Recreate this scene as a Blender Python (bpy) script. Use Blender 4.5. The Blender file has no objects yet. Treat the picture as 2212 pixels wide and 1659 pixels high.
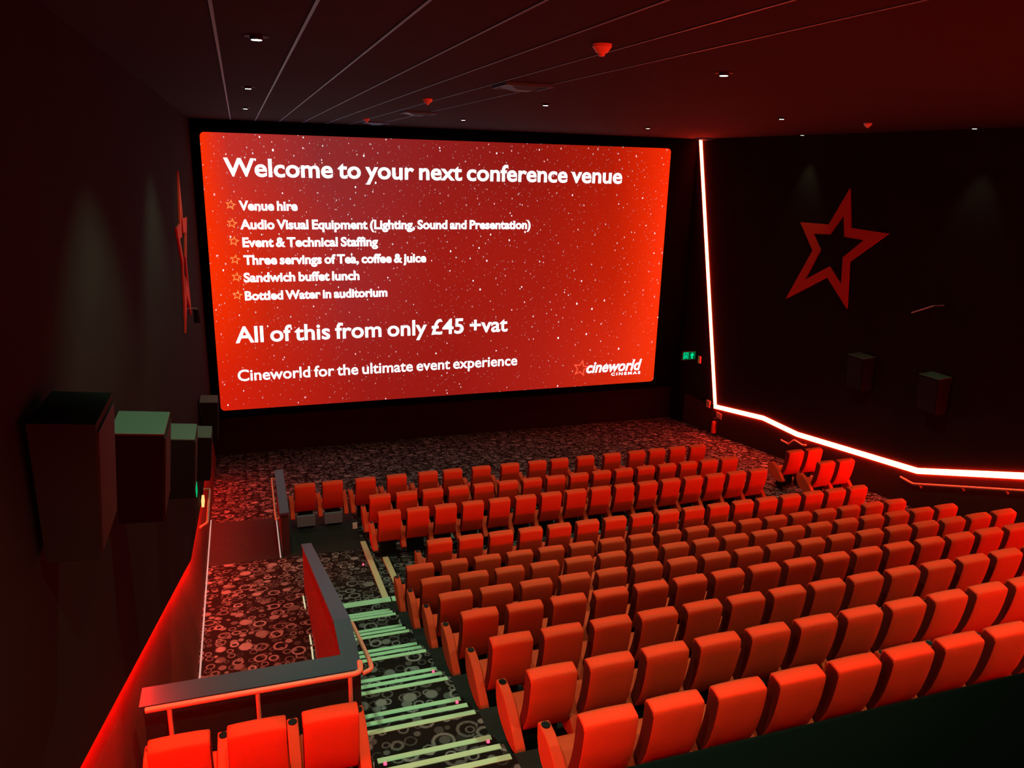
import bpy, bmesh, math, random
from mathutils import Vector, Matrix

random.seed(7)
PI = math.pi
scn = bpy.context.scene
COL = scn.collection

# ------------------------------------------------------------------ camera
cam_d = bpy.data.cameras.new('camera')
cam = bpy.data.objects.new('camera', cam_d)
COL.objects.link(cam)
cam_d.sensor_fit = 'HORIZONTAL'
cam_d.sensor_width = 36.0
cam_d.lens = 36.0 * 1697.29 / 2212.0
cam_d.clip_start = 0.05
cam_d.clip_end = 200
RT = (0.9474427161165699, -0.3188637738864106, 0.02604214623591085)
DN = (-0.06251739794774469, -0.26435900008637525, -0.9623959133470877)
FW = (0.31375766864173993, 0.9101869109014081, -0.2703995425148723)
cam.matrix_world = Matrix(((RT[0], -DN[0], -FW[0], 0), (RT[1], -DN[1], -FW[1], 0),
                           (RT[2], -DN[2], -FW[2], 0), (0, 0, 0, 1)))
scn.camera = cam

# ------------------------------------------------------------------ world + exposure
w = bpy.data.worlds.new('world')
scn.world = w
w.use_nodes = True
bg = w.node_tree.nodes['Background']
bg.inputs[0].default_value = (0.0, 0.0, 0.0, 1)
bg.inputs[1].default_value = 0.0
scn.view_settings.view_transform = 'Standard'
scn.view_settings.look = 'None'
scn.view_settings.gamma = 1
scn.view_settings.exposure = 0.0
scn.view_settings.use_curve_mapping = False

# light levels
P_DOWN = 400.0        # each ceiling downlight
L_RIGHT = (92.0, 3.0, 1.2)
L_LEFT = (130.0, 0.9, 0.05)
L_REAR = (130.0, 0.9, 0.05)
L_TEXT = 2.6

XL, XR = -1.26, 14.65        # side walls
YF, YB = 24.5, -1.8          # front and rear wall
ZC = 0.944                   # ceiling

# ------------------------------------------------------------------ materials
def newmat(name):
    m = bpy.data.materials.new(name)
    m.use_nodes = True
    nt = m.node_tree
    return m, nt, nt.nodes['Principled BSDF']

def mat(name, col, rough=0.6, metal=0.0, spec=0.5, nscale=0, namt=0.15, bump=0.0):
    m, nt, b = newmat(name)
    b.inputs['Base Color'].default_value = (*col, 1)
    b.inputs['Roughness'].default_value = rough
    b.inputs['Metallic'].default_value = metal
    b.inputs['Specular IOR Level'].default_value = spec
    if nscale:
        tc = nt.nodes.new('ShaderNodeTexCoord')
        n = nt.nodes.new('ShaderNodeTexNoise')
        n.inputs['Scale'].default_value = nscale
        n.inputs['Detail'].default_value = 4
        nt.links.new(tc.outputs['Object'], n.inputs['Vector'])
        mr = nt.nodes.new('ShaderNodeMapRange')
        mr.inputs['To Min'].default_value = 1 - namt
        mr.inputs['To Max'].default_value = 1 + namt
        nt.links.new(n.outputs['Fac'], mr.inputs['Value'])
        mx = nt.nodes.new('ShaderNodeVectorMath')
        mx.operation = 'SCALE'
        mx.inputs[0].default_value = col
        nt.links.new(mr.outputs['Result'], mx.inputs['Scale'])
        nt.links.new(mx.outputs['Vector'], b.inputs['Base Color'])
        if bump:
            bp = nt.nodes.new('ShaderNodeBump')
            bp.inputs['Strength'].default_value = bump
            bp.inputs['Distance'].default_value = 0.01
            nt.links.new(n.outputs['Fac'], bp.inputs['Height'])
            nt.links.new(bp.outputs['Normal'], b.inputs['Normal'])
    return m

def emat(name, col, strength=1.0, base=(0.1, 0.1, 0.1)):
    m, nt, b = newmat(name)
    b.inputs['Base Color'].default_value = (*base, 1)
    b.inputs['Emission Color'].default_value = (*col, 1)
    b.inputs['Emission Strength'].default_value = strength
    b.inputs['Specular IOR Level'].default_value = 0.0
    return m

class NB:
    """tiny node helper for maths on sockets"""
    def __init__(s, nt):
        s.nt = nt
    def put(s, sock, v):
        if hasattr(v, 'is_linked'):
            s.nt.links.new(v, sock)
        else:
            sock.default_value = v
    def math(s, op, a, b=0.0, c=None, clamp=False):
        n = s.nt.nodes.new('ShaderNodeMath')
        n.operation = op
        n.use_clamp = clamp
        s.put(n.inputs[0], a)
        s.put(n.inputs[1], b)
        if c is not None:
            s.put(n.inputs[2], c)
        return n.outputs[0]
    def step(s, v, lo, hi):
        n = s.nt.nodes.new('ShaderNodeMapRange')
        n.interpolation_type = 'SMOOTHSTEP'
        s.put(n.inputs['Value'], v)
        n.inputs['From Min'].default_value = lo
        n.inputs['From Max'].default_value = hi
        return n.outputs['Result']
    def mix(s, f, a, b):
        n = s.nt.nodes.new('ShaderNodeMix')
        n.data_type = 'RGBA'
        s.put(n.inputs[0], f)
        s.put(n.inputs[6], a)
        s.put(n.inputs[7], b)
        return n.outputs[2]
    def vor(s, vec, scale, rnd=1.0):
        n = s.nt.nodes.new('ShaderNodeTexVoronoi')
        n.voronoi_dimensions = '2D'
        n.feature = 'F1'
        n.inputs['Scale'].default_value = scale
        n.inputs['Randomness'].default_value = rnd
        s.nt.links.new(vec, n.inputs['Vector'])
        sp = s.nt.nodes.new('ShaderNodeSeparateColor')
        s.nt.links.new(n.outputs['Color'], sp.inputs[0])
        return n.outputs['Distance'], sp.outputs[0], sp.outputs[1], sp.outputs[2]

def carpet_mat(name, dark, light):
    m, nt, b = newmat(name)
    k = NB(nt)
    tc = nt.nodes.new('ShaderNodeTexCoord')
    mp = nt.nodes.new('ShaderNodeMapping')
    nt.links.new(tc.outputs['Object'], mp.inputs['Vector'])
    nz = nt.nodes.new('ShaderNodeTexNoise')
    nz.inputs['Scale'].default_value = 60
    nz.inputs['Detail'].default_value = 3
    nt.links.new(tc.outputs['Object'], nz.inputs['Vector'])
    wob = k.math('MULTIPLY_ADD', nz.outputs['Fac'], 0.14, -0.07)
    total = None
    for sc, off in ((3.7, 0.0), (6.2, 3.7)):
        mp2 = nt.nodes.new('ShaderNodeMapping')
        mp2.inputs['Location'].default_value = (off, off * 1.7, 0)
        nt.links.new(tc.outputs['Object'], mp2.inputs['Vector'])
        d, r1, r2, r3 = k.vor(mp2.outputs['Vector'], sc, 0.75)
        d = k.math('ADD', d, wob)
        rad = k.math('MULTIPLY_ADD', r1, 0.22, 0.17)
        ring = k.math('SUBTRACT', 1.0, k.step(k.math('ABSOLUTE', k.math('SUBTRACT', d, rad)), 0.03, 0.085))
        disc = k.math('SUBTRACT', 1.0, k.step(k.math('SUBTRACT', d, rad), -0.05, 0.03))
        isdisc = k.math('GREATER_THAN', r2, 0.66)
        v = k.math('MULTIPLY_ADD', k.math('SUBTRACT', disc, ring), k.math('MULTIPLY', isdisc, 0.9), ring)
        v = k.math('MULTIPLY', v, k.math('MULTIPLY_ADD', r3, 0.85, 0.1))
        total = v if total is None else k.math('MAXIMUM', total, k.math('MULTIPLY', v, 0.8))
    fleck = k.math('MULTIPLY_ADD', nz.outputs['Fac'], 0.9, 0.55)
    total = k.math('MULTIPLY', total, fleck, clamp=True)
    c = k.mix(total, (*dark, 1), (*light, 1))
    nt.links.new(c, b.inputs['Base Color'])
    b.inputs['Roughness'].default_value = 0.95
    b.inputs['Specular IOR Level'].default_value = 0.1
    return m

def screen_mat():
    """what the projector throws on the screen: a red star field"""
    m, nt, b = newmat('projected_star_field')
    k = NB(nt)
    tc = nt.nodes.new('ShaderNodeTexCoord')
    sp = nt.nodes.new('ShaderNodeSeparateXYZ')
    nt.links.new(tc.outputs['Object'], sp.inputs[0])
    x, z = sp.outputs[0], sp.outputs[2]
    u = k.math('DIVIDE', k.math('ADD', x, 0.93), 14.54)
    v = k.math('DIVIDE', k.math('ADD', z, 7.38), 8.0)
    def ramp(stops):
        r = nt.nodes.new('ShaderNodeValToRGB')
        e = r.color_ramp.elements
        while len(e) < len(stops):
            e.new(0.5)
        for el, (p, c) in zip(e, stops):
            el.position = p
            el.color = (*c, 1)
        nt.links.new(u, r.inputs[0])
        return r.outputs[0]
    top = ramp([(0.0, (0.95, 0.03, 0.0)), (0.05, (0.52, 0.028, 0.02)), (0.22, (0.25, 0.024, 0.026)), (0.45, (0.25, 0.012, 0.011)),
                (0.65, (0.25, 0.008, 0.005)), (0.85, (0.40, 0.01, 0.002)), (1.0, (0.85, 0.022, 0.0))])
    mid = ramp([(0.0, (0.95, 0.03, 0.0)), (0.10, (0.58, 0.02, 0.004)), (0.26, (0.32, 0.020, 0.020)), (0.45, (0.30, 0.010, 0.006)),
                (0.7, (0.32, 0.009, 0.004)), (0.88, (0.46, 0.012, 0.001)), (1.0, (0.80, 0.025, 0.0))])
    bot = ramp([(0.0, (0.66, 0.012, 0.002)), (0.12, (0.50, 0.012, 0.004)), (0.3, (0.31, 0.009, 0.006)), (0.5, (0.29, 0.008, 0.005)),
                (0.7, (0.38, 0.011, 0.006)), (0.9, (0.56, 0.018, 0.003)), (1.0, (0.72, 0.028, 0.001))])
    c = k.mix(k.step(v, 0.02, 0.5), bot, mid)
    c = k.mix(k.step(v, 0.5, 1.0), c, top)
    # specks
    mp = nt.nodes.new('ShaderNodeMapping')
    mp.inputs['Rotation'].default_value = (PI / 2, 0, 0)
    nt.links.new(tc.outputs['Object'], mp.inputs['Vector'])
    sq = nt.nodes.new('ShaderNodeMapping')
    sq.inputs['Rotation'].default_value = (0, 0, 0.5)
    sq.inputs['Scale'].default_value = (1.25, 0.85, 1)
    nt.links.new(mp.outputs['Vector'], sq.inputs['Vector'])
    dens = k.math('MULTIPLY_ADD', v, 0.25, k.math('MULTIPLY_ADD', u, -0.12, 0.18))
    for sc, r0, r1, thr, amp in ((7.0, 0.05, 0.15, 0.50, 0.5), (4.0, 0.04, 0.115, 0.66, 1.0), (1.75, 0.02, 0.066, 0.58, 2.2)):
        d, a1, a2, a3 = k.vor(sq.outputs['Vector'], sc)
        rad = k.math('MULTIPLY_ADD', a1, r1 - r0, r0)
        dot = k.math('SUBTRACT', 1.0, k.step(k.math('DIVIDE', d, rad), 0.55, 1.0))
        on = k.math('GREATER_THAN', k.math('ADD', a2, dens), thr + 0.2)
        f = k.math('MULTIPLY', dot, on)
        f = k.math('MULTIPLY', f, k.math('MULTIPLY_ADD', a3, 0.8 if amp > 0.6 else 0.45, 0.2 if amp > 0.6 else 0.04), clamp=True)
        tint = k.mix(a3, (0.95 * amp, 0.35 * amp, 0.35 * amp, 1), (0.75 * amp, 0.95 * amp, 1.0 * amp, 1))
        c = k.mix(f, c, tint)
    b.inputs['Base Color'].default_value = (0.02, 0.02, 0.02, 1)
    nt.links.new(c, b.inputs['Emission Color'])
    b.inputs['Emission Strength'].default_value = 1.0
    return m

M = {}
M['fabric'] = mat('red_upholstery', (0.72, 0.055, 0.013), 0.75, spec=0.25, nscale=30, namt=0.06, bump=0.05)
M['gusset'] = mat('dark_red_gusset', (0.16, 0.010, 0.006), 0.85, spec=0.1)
M['black'] = mat('black_plastic', (0.004, 0.0037, 0.0037), 0.6, spec=0.2)
M['cup'] = mat('cup_black', (0.004, 0.003, 0.003), 0.4, spec=0.2)
M['basegrey'] = mat('grey_seat_base', (0.16, 0.18, 0.24), 0.6)
M['wall'] = mat('black_wall_cloth', (0.013, 0.007, 0.006), 0.95, spec=0.05, nscale=2.0, namt=0.25)
M['panel'] = mat('dark_acoustic_panel', (0.010, 0.0075, 0.0075), 0.95, spec=0.05, nscale=2.0, namt=0.2)
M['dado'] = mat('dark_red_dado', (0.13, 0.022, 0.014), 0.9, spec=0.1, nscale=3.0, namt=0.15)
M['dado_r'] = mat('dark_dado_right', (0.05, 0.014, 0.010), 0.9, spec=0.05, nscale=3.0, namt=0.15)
M['ceil'] = mat('dark_ceiling_tile', (0.013, 0.016, 0.022), 0.9, spec=0.1, nscale=1.4, namt=0.2)
M['tbar'] = mat('pale_ceiling_bar', (0.03, 0.30, 0.62), 0.5)
M['carpet'] = carpet_mat('ringed_carpet', (0.011, 0.006, 0.006), (0.29, 0.25, 0.26))
M['rubber'] = mat('dark_floor_covering', (0.017, 0.016, 0.015), 0.8, spec=0.15, nscale=6, namt=0.3)
M['riser'] = mat('dark_riser', (0.02, 0.016, 0.015), 0.8)
M['strip'] = mat('pale_green_nosing', (0.46, 0.68, 0.46), 0.6, nscale=3, namt=0.08)
M['kerb'] = mat('pale_wood_edge', (0.62, 0.48, 0.30), 0.6)
M['cap'] = mat('grey_laminate_cap', (0.033, 0.046, 0.088), 0.5, nscale=3, namt=0.06)
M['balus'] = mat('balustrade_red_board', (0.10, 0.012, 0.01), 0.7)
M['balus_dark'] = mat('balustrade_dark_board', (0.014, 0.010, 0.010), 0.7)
M['parapet'] = mat('parapet_black', (0.007, 0.008, 0.006), 0.9, spec=0.05)
M['rail'] = mat('painted_rail', (0.70, 0.26, 0.16), 0.4)
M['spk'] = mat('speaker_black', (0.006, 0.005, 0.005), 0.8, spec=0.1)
M['spktop_lit'] = mat('speaker_top_lit', (0.055, 0.075, 0.055), 0.6)  # paler green tint stands for the light falling on the cabinet tops
M['star'] = mat('red_star_panel', (0.50, 0.045, 0.022), 0.8, spec=0.1)
M['white'] = mat('white_plastic', (0.75, 0.72, 0.70), 0.5)
M['metal'] = mat('grey_metal', (0.45, 0.46, 0.5), 0.4, metal=0.8)
M['ext'] = mat('extinguisher_red', (0.75, 0.06, 0.03), 0.4)
M['led_r'] = emat('led_glow_bright', L_RIGHT)
M['led_l'] = emat('led_glow_dim', L_LEFT)
M['led_b'] = emat('led_glow_rear', L_REAR)
M['text'] = emat('projected_white', (0.80, 1.0, 1.02), L_TEXT)
M['orange'] = emat('projected_orange', (1.0, 0.28, 0.07), 1.0)
M['coral'] = emat('projected_coral', (0.95, 0.10, 0.045), 1.0)
M['down'] = emat('downlight_lens', (0.85, 1.0, 0.85), 6.0)
M['green'] = emat('exit_green', (0.0, 0.10, 0.025), 1.0, (0, .01, .004))
M['greenw'] = emat('exit_pale', (0.0, 0.85, 0.36), 1.0, (0, .01, .004))
M['green2'] = emat('exit_green_bright', (0.0, 0.40, 0.12), 1.0, (0, .01, .004))
M['mask'] = mat('screen_masking_black', (0.0016, 0.0014, 0.0014), 0.95, spec=0.0)
M['dot'] = emat('step_light_red', (1.0, 0.05, 0.12), 3.0)
M['edge_led'] = emat('skirting_light', (0.62, 0.42, 0.36), 0.75)
M['edge_ledy'] = emat('skirting_light_warm', (0.75, 0.72, 0.42), 0.8)
M['warmglow'] = emat('amber_glow', (1.0, 0.38, 0.12), 2.0)
M['screen'] = screen_mat()

# ------------------------------------------------------------------ mesh helpers
def link(name, bm, m, parent=None, smooth=False, angle=None):
    me = bpy.data.meshes.new(name)
    bmesh.ops.recalc_face_normals(bm, faces=bm.faces)
    bm.to_mesh(me)
    bm.free()
    for mm in (m if isinstance(m, (list, tuple)) else [m]):
        me.materials.append(mm)
    if smooth:
        for p in me.polygons:
            p.use_smooth = True
        if angle:
            me.set_sharp_from_angle(angle=math.radians(angle))
    o = bpy.data.objects.new(name, me)
    COL.objects.link(o)
    if parent is not None:
        o.parent = parent
    return o

def box(bm, x0, x1, y0, y1, z0, z1, mi=0, bev=0.0):
    vs = [bm.verts.new(p) for p in ((x0, y0, z0), (x1, y0, z0), (x1, y1, z0), (x0, y1, z0),
                                    (x0, y0, z1), (x1, y0, z1), (x1, y1, z1), (x0, y1, z1))]
    fs = []
    for q in ((0, 3, 2, 1), (4, 5, 6, 7), (0, 1, 5, 4), (1, 2, 6, 5), (2, 3, 7, 6), (3, 0, 4, 7)):
        f = bm.faces.new([vs[i] for i in q])
        f.material_index = mi
        fs.append(f)
    if bev:
        es = list({e for f in fs for e in f.edges})
        bmesh.ops.bevel(bm, geom=es, offset=bev, segments=2, profile=0.6, affect='EDGES')

def hexa(bm, bot, top, mi=0):
    """8 corners: four below, four above, same order"""
    vs = [bm.verts.new(p) for p in list(bot) + list(top)]
    for q in ((0, 3, 2, 1), (4, 5, 6, 7), (0, 1, 5, 4), (1, 2, 6, 5), (2, 3, 7, 6), (3, 0, 4, 7)):
        f = bm.faces.new([vs[i] for i in q])
        f.material_index = mi

def prism_x(bm, poly, x0, x1, mi=0):
    """polygon in (y,z) pushed along x"""
    a = [bm.verts.new((x0, y, z)) for y, z in poly]
    b = [bm.verts.new((x1, y, z)) for y, z in poly]
    n = len(poly)
    for f in (bm.faces.new(a), bm.faces.new(b[::-1])):
        f.material_index = mi
    for i in range(n):
        j = (i + 1) % n
        f = bm.faces.new((a[i], b[i], b[j], a[j]))
        f.material_index = mi

def rounded_prism(bm, poly, w, stations):
    """closed (y,z) loop swept along x; each station is (x fraction of half width, inset)"""
    n = len(poly)
    cy = sum(p[0] for p in poly) / n
    cz = sum(p[1] for p in poly) / n
    nor = []
    for i in range(n):
        a, b = poly[i - 1], poly[(i + 1) % n]
        t = Vector((b[0] - a[0], b[1] - a[1])).normalized()
        q = Vector((-t.y, t.x))
        if q.dot(Vector((cy - poly[i][0], cz - poly[i][1]))) < 0:
            q = -q
        nor.append(q)
    area = sum(poly[i][0] * poly[(i + 1) % n][1] - poly[(i + 1) % n][0] * poly[i][1] for i in range(n))
    for i in range(n):
        a, b = poly[i - 1], poly[(i + 1) % n]
        t = Vector((b[0] - a[0], b[1] - a[1])).normalized()
        nor[i] = Vector((-t.y, t.x)) if area > 0 else Vector((t.y, -t.x))
    loops = []
    for s, ins, crown in stations:
        loops.append([bm.verts.new((s * w, y + nor[i].x * ins, z + nor[i].y * ins + crown * max(0, z)))
                      for i, (y, z) in enumerate(poly)])
    bm.faces.new(loops[0])
    bm.faces.new(loops[-1][::-1])
    for A, B in zip(loops, loops[1:]):
        for i in range(n):
            j = (i + 1) % n
            bm.faces.new((A[i], B[i], B[j], A[j]))

def cyl(bm, p0, p1, r, n=12, r1=None, caps=True, mi=0):
    p0, p1 = Vector(p0), Vector(p1)
    d = (p1 - p0).normalized()
    a = d.orthogonal().normalized()
    b = d.cross(a)
    r1 = r if r1 is None else r1
    A = [bm.verts.new(p0 + (a * math.cos(2 * PI * i / n) + b * math.sin(2 * PI * i / n)) * r) for i in range(n)]
    B = [bm.verts.new(p1 + (a * math.cos(2 * PI * i / n) + b * math.sin(2 * PI * i / n)) * r1) for i in range(n)]
    for i in range(n):
        j = (i + 1) % n
        bm.faces.new((A[i], A[j], B[j], B[i])).material_index = mi
    if caps:
        bm.faces.new(A[::-1]).material_index = mi
        bm.faces.new(B).material_index = mi

def tube(bm, pts, r, n=12):
    pts = [Vector(p) for p in pts]
    rings = []
    up = None
    for i, p in enumerate(pts):
        t = (pts[min(i + 1, len(pts) - 1)] - pts[max(i - 1, 0)]).normalized()
        if up is None:
            up = t.orthogonal().normalized()
        up = (up - t * up.dot(t)).normalized()
        b = t.cross(up)
        rings.append([bm.verts.new(p + (up * math.cos(2 * PI * k / n) + b * math.sin(2 * PI * k / n)) * r) for k in range(n)])
    for A, B in zip(rings, rings[1:]):
        for k in range(n):
            j = (k + 1) % n
            bm.faces.new((A[k], A[j], B[j], B[k]))
    bm.faces.new(rings[0][::-1])
    bm.faces.new(rings[-1])

def smooth_path(pts, r=0.06, seg=4):
    """round the corners of a polyline"""
    pts = [Vector(p) for p in pts]
    out = [pts[0]]
    for a, b, c in zip(pts, pts[1:], pts[2:]):
        d1, d2 = (a - b), (c - b)
        q = min(r, d1.length * 0.45, d2.length * 0.45)
        s, e = b + d1.normalized() * q, b + d2.normalized() * q
        for i in range(seg + 1):
            t = i / seg
            out.append((1 - t) ** 2 * s + 2 * t * (1 - t) * b + t * t * e)
    out.append(pts[-1])
    return out

def ring_prism_x(bm, outer, inner, x0, x1):
    n = len(outer)
    V = {}
    for nm, poly in (('o', outer), ('i', inner)):
        for s, x in ((0, x0), (1, x1)):
            V[nm, s] = [bm.verts.new((x, y, z)) for y, z in poly]
    for i in range(n):
        j = (i + 1) % n
        bm.faces.new((V['o', 0][i], V['o', 0][j], V['i', 0][j], V['i', 0][i]))
        bm.faces.new((V['o', 1][i], V['i', 1][i], V['i', 1][j], V['o', 1][j]))
        bm.faces.new((V['o', 0][i], V['o', 1][i], V['o', 1][j], V['o', 0][j]))
        bm.faces.new((V['i', 0][i], V['i', 0][j], V['i', 1][j], V['i', 1][i]))

def empty(name, loc, label=None, cat=None, group=None, rz=0.0):
    o = bpy.data.objects.new(name, None)
    o.empty_display_size = 0.1
    COL.objects.link(o)
    o.location = loc
    o.rotation_euler = (0, 0, rz)
    tag(o, label, cat, group)
    return o

def tag(o, label=None, cat=None, group=None, kind=None):
    if label:
        o['label'] = label
    if cat:
        o['category'] = cat
    if group:
        o['group'] = group
    if kind:
        o['kind'] = kind
    return o

def structure(name, bm, m, label, cat, **kw):
    return tag(link(name, bm, m, **kw), label, cat, kind='structure')

def copy_tree(o, parent=None):
    c = o.copy()
    COL.objects.link(c)
    if parent is not None:
        c.parent = parent
        c.matrix_parent_inverse = o.matrix_parent_inverse
    for ch in o.children:
        copy_tree(ch, c)
    return c

# ------------------------------------------------------------------ levels
H = 1.08
def ramp(y):
    return -7.515 - 0.12 * (y - 12.5)
# rows: number from the screen -> (y of the back, z of the back's top edge, x of the first back's left edge, count)
ROW = {1: (16.55, -6.925), 2: (15.2685, -6.802), 3: (14.118, -6.662), 4: (12.234, -6.435), 5: (11.1956, -6.305),
       6: (10.038, -5.907), 7: (8.916, -5.512), 8: (7.808, -5.116), 9: (6.645, -4.719), 10: (5.510, -4.3207), 11: (4.388, -3.9295), 12: (3.262, -3.535)}
FL = {k: v[1] - H for k, v in ROW.items()}
EDGE = {k: ROW[k][0] + 1.05 for k in range(5, 13)}      # front edge of each platform
XS = 1.99                                              # stairs end, seat platforms begin

def prof(y):
    """height of the light line along both side walls"""
    P = [(30.0, -7.65), (21.544, -7.65), (18.983, -7.239), (17.409, -7.221), (13.175, -6.682), (10.648, -5.804), (-6.0, -5.804 + 16.648 * 0.3474)]
    for (a, za), (b, zb) in zip(P, P[1:]):
        if b <= y <= a:
            return za + (zb - za) * (a - y) / (a - b)
    return P[-1][1]

# ------------------------------------------------------------------ room shell
bm = bmesh.new()
# sloping floor with thickness, from the end of row five's platform to the screen wall
y0, y1 = 11.9, YF + 0.3
hexa(bm, ((XL - .1, y0, ramp(y0) - .4), (XR + .1, y0, ramp(y0) - .4), (XR + .1, y1, ramp(y1) - .4), (XL - .1, y1, ramp(y1) - .4)),
     ((XL - .1, y0, ramp(y0)), (XR + .1, y0, ramp(y0)), (XR + .1, y1, ramp(y1)), (XL - .1, y1, ramp(y1))))
# level passage under the balustrade on the left
box(bm, XL - .1, 0.80, 1.0, y0, ramp(y0) - .4, ramp(y0))
structure('floor', bm, M['carpet'], 'sloping carpeted floor with pale ring pattern running down to the screen', 'floor')

bm = bmesh.new()
e = 0.004
hexa(bm, ((-1.12, 15.10, ramp(15.10) - .02), (2.02, 14.98, ramp(14.98) - .02), (2.02, 17.6, ramp(17.6) - .02), (-1.12, 17.8, ramp(17.8) - .02)),
     ((-1.12, 15.10, ramp(15.10) + e), (2.02, 14.98, ramp(14.98) + e), (2.02, 17.6, ramp(17.6) + e), (-1.12, 17.8, ramp(17.8) + e)))
structure('floor_2', bm, M['rubber'], 'dark plain floor band behind the front row seats on the left', 'floor')

# seat platforms (rows five to eleven), carpeted tops, dark faces
bm = bmesh.new()
for k in range(5, 13):
    ya = EDGE[k + 1] if k < 12 else .61
    box(bm, XS, XR + .05, ya, EDGE[k], -8.2, FL[k])
structure('floor_3', bm, M['rubber'], 'stepped dark platforms carrying the rear seat rows', 'floor')

bm = bmesh.new()
box(bm, XL + .05, 0.66, 1.0, 6.60, FL[10] - .30, FL[10])
structure('floor_4', bm, M['riser'], 'dark raised platform under the three seats in the left corner', 'floor')

bm = bmesh.new()
box(bm, XL - .3, XR + .3, YB - .3, YF + .5, ZC, ZC + .25)
structure('ceiling', bm, M['ceil'], 'dark flat ceiling crossed by thin pale bars', 'ceiling')

bm = bmesh.new()
box(bm, XR, XR + .25, YB - .2, YF + .4, -9.4, ZC)
structure('wall_right', bm, M['wall'], 'black right side wall behind the glowing light line', 'wall')

bm = bmesh.new()
box(bm, XL - .25, XL, YB - .2, YF + .4, -9.4, ZC)
structure('wall_left', bm, M['wall'], 'black left side wall', 'wall')

bm = bmesh.new()
box(bm, XL - .2, XR + .2, YF, YF + .25, -9.4, ZC)
structure('wall_front', bm, M['wall'], 'black wall under and around the cinema screen', 'wall')

# rear wall with the wide projection booth window the view looks through
bm = bmesh.new()
WX0, WX1, WZ = -1.05, 3.2, -.64
box(bm, XL - .2, XR + .2, .30, .60, -6.2, WZ)
box(bm, XL - .2, WX0, .30, .60, WZ, ZC)
box(bm, WX1, XR + .2, .30, .60, WZ, ZC)
structure('wall_back', bm, M['wall'], 'black rear wall with the booth window', 'wall')
bm = bmesh.new()
box(bm, XL - .2, XR + .2, YB - .25, YB, -2.2, ZC)
structure('wall_booth', bm, M['wall'], 'black wall at the back of the projection booth', 'wall')

# left upper wall lining whose lower edge hides the light line
ys = [23.9, 21.544, 18.983, 17.409, 13.175, 10.648, .61]
poly = [(y, prof(y) + .02) for y in ys] + [(.61, ZC - .001), (23.9, ZC - .001)]
bm = bmesh.new()
prism_x(bm, poly, XL, -1.17)
structure('trim_1', bm, M['panel'], 'dark fabric lining on the upper left wall', 'wall panel')
# left dado leaning slightly into the room
ds = [23.95, 21.544, 18.983, 17.409, 13.175, 11.9, 10.648, 6.0, 2.0]
bm = bmesh.new()
T0, T1, B0, B1 = [], [], [], []
for y in ds:
    zt = prof(y) - .14
    zb = (ramp(max(y, 11.9))) - .02
    T0.append(bm.verts.new((XL, y, zt)))
    T1.append(bm.verts.new((-1.252, y, zt)))
    B0.append(bm.verts.new((XL, y, zb)))
    B1.append(bm.verts.new((-1.03 if y < 12 else -1.03 - .011 * (y - 12), y, zb)))
for i in range(len(ds) - 1):
    j = i + 1
    for q in ((T0[i], T1[i], T1[j], T0[j]), (T1[i], B1[i], B1[j], T1[j]), (B1[i], B0[i], B0[j], B1[j]), (B0[i], T0[i], T0[j], B0[j])):
        bm.faces.new(q)
bm.faces.new((T0[0], B0[0], B1[0], T1[0]))
bm.faces.new((T0[-1], T1[-1], B1[-1], B0[-1]))
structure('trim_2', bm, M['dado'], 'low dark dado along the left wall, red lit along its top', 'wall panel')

ys = [23.5, 21.544, 18.983, 17.409, 13.175, 10.648, .62]
bm = bmesh.new()
prism_x(bm, [(y, prof(y) - .075) for y in ys] + [(.62, -9.2), (23.5, -9.2)], XR - .008, XR)
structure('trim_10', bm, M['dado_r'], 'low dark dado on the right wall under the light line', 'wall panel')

# pale bars between the ceiling tiles
for i in range(7):
    x = -0.10 + 0.635 * i
    if x > XR - .1:
        break
    bm = bmesh.new()
    box(bm, x - .012, x + .012, YB + .05, 23.9, ZC - .006, ZC)
    structure('trim_%d' % (i + 3), bm, M['tbar'], 'thin pale ceiling bar running towards the screen', 'ceiling bar')

# ------------------------------------------------------------------ light lines on the side walls
def led_line(x0, x1, half, path, m, name, off=0.0):
    bm = bmesh.new()
    P = [Vector(p) for p in path]
    L, Rr = [], []
    for i, p in enumerate(P):
        d1 = (p - P[i - 1]).normalized() if i else None
        d2 = (P[i + 1] - p).normalized() if i < len(P) - 1 else None
        n1 = Vector((-d1.y, d1.x)) if d1 else None
        n2 = Vector((-d2.y, d2.x)) if d2 else None
        if n1 and n2:
            n = (n1 + n2).normalized()
            s = half / max(0.35, n.dot(n1))
        else:
            n, s = (n1 or n2), half
        L.append(p + n * s)
        Rr.append(p - n * s)
    ring = []
    for a, b in zip(L, Rr):
        ring.append([bm.verts.new((x0, a.x, a.y)), bm.verts.new((x1, a.x, a.y)), bm.verts.new((x1, b.x, b.y)), bm.verts.new((x0, b.x, b.y))])
    for A, B in zip(ring, ring[1:]):
        for k in range(4):
            j = (k + 1) % 4
            bm.faces.new((A[k], A[j], B[j], B[k]))
    bm.faces.new(ring[0])
    bm.faces.new(ring[-1][::-1])
    return link(name, bm, m)
pathR = [(23.90, ZC - .03), (21.544, -7.65), (18.983, -7.239), (17.409, -7.221), (13.175, -6.682), (10.648, -5.804), (.72, -5.804 + 9.928 * 0.3474)]
tag(led_line(XR - .035, XR - .001, .065, pathR, M['led_r'], 'led_light_strip'),
    'glowing white and red light strip bent along the right wall', 'light strip')
pathL = [(y, z + .0) for y, z in [(21.5, -7.65)] + pathR[2:]]
tag(led_line(XL + .008, -1.195, .018, pathL, M['led_l'], 'led_light_strip'),
    'hidden red light strip along the left wall above the dado', 'light strip')

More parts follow.
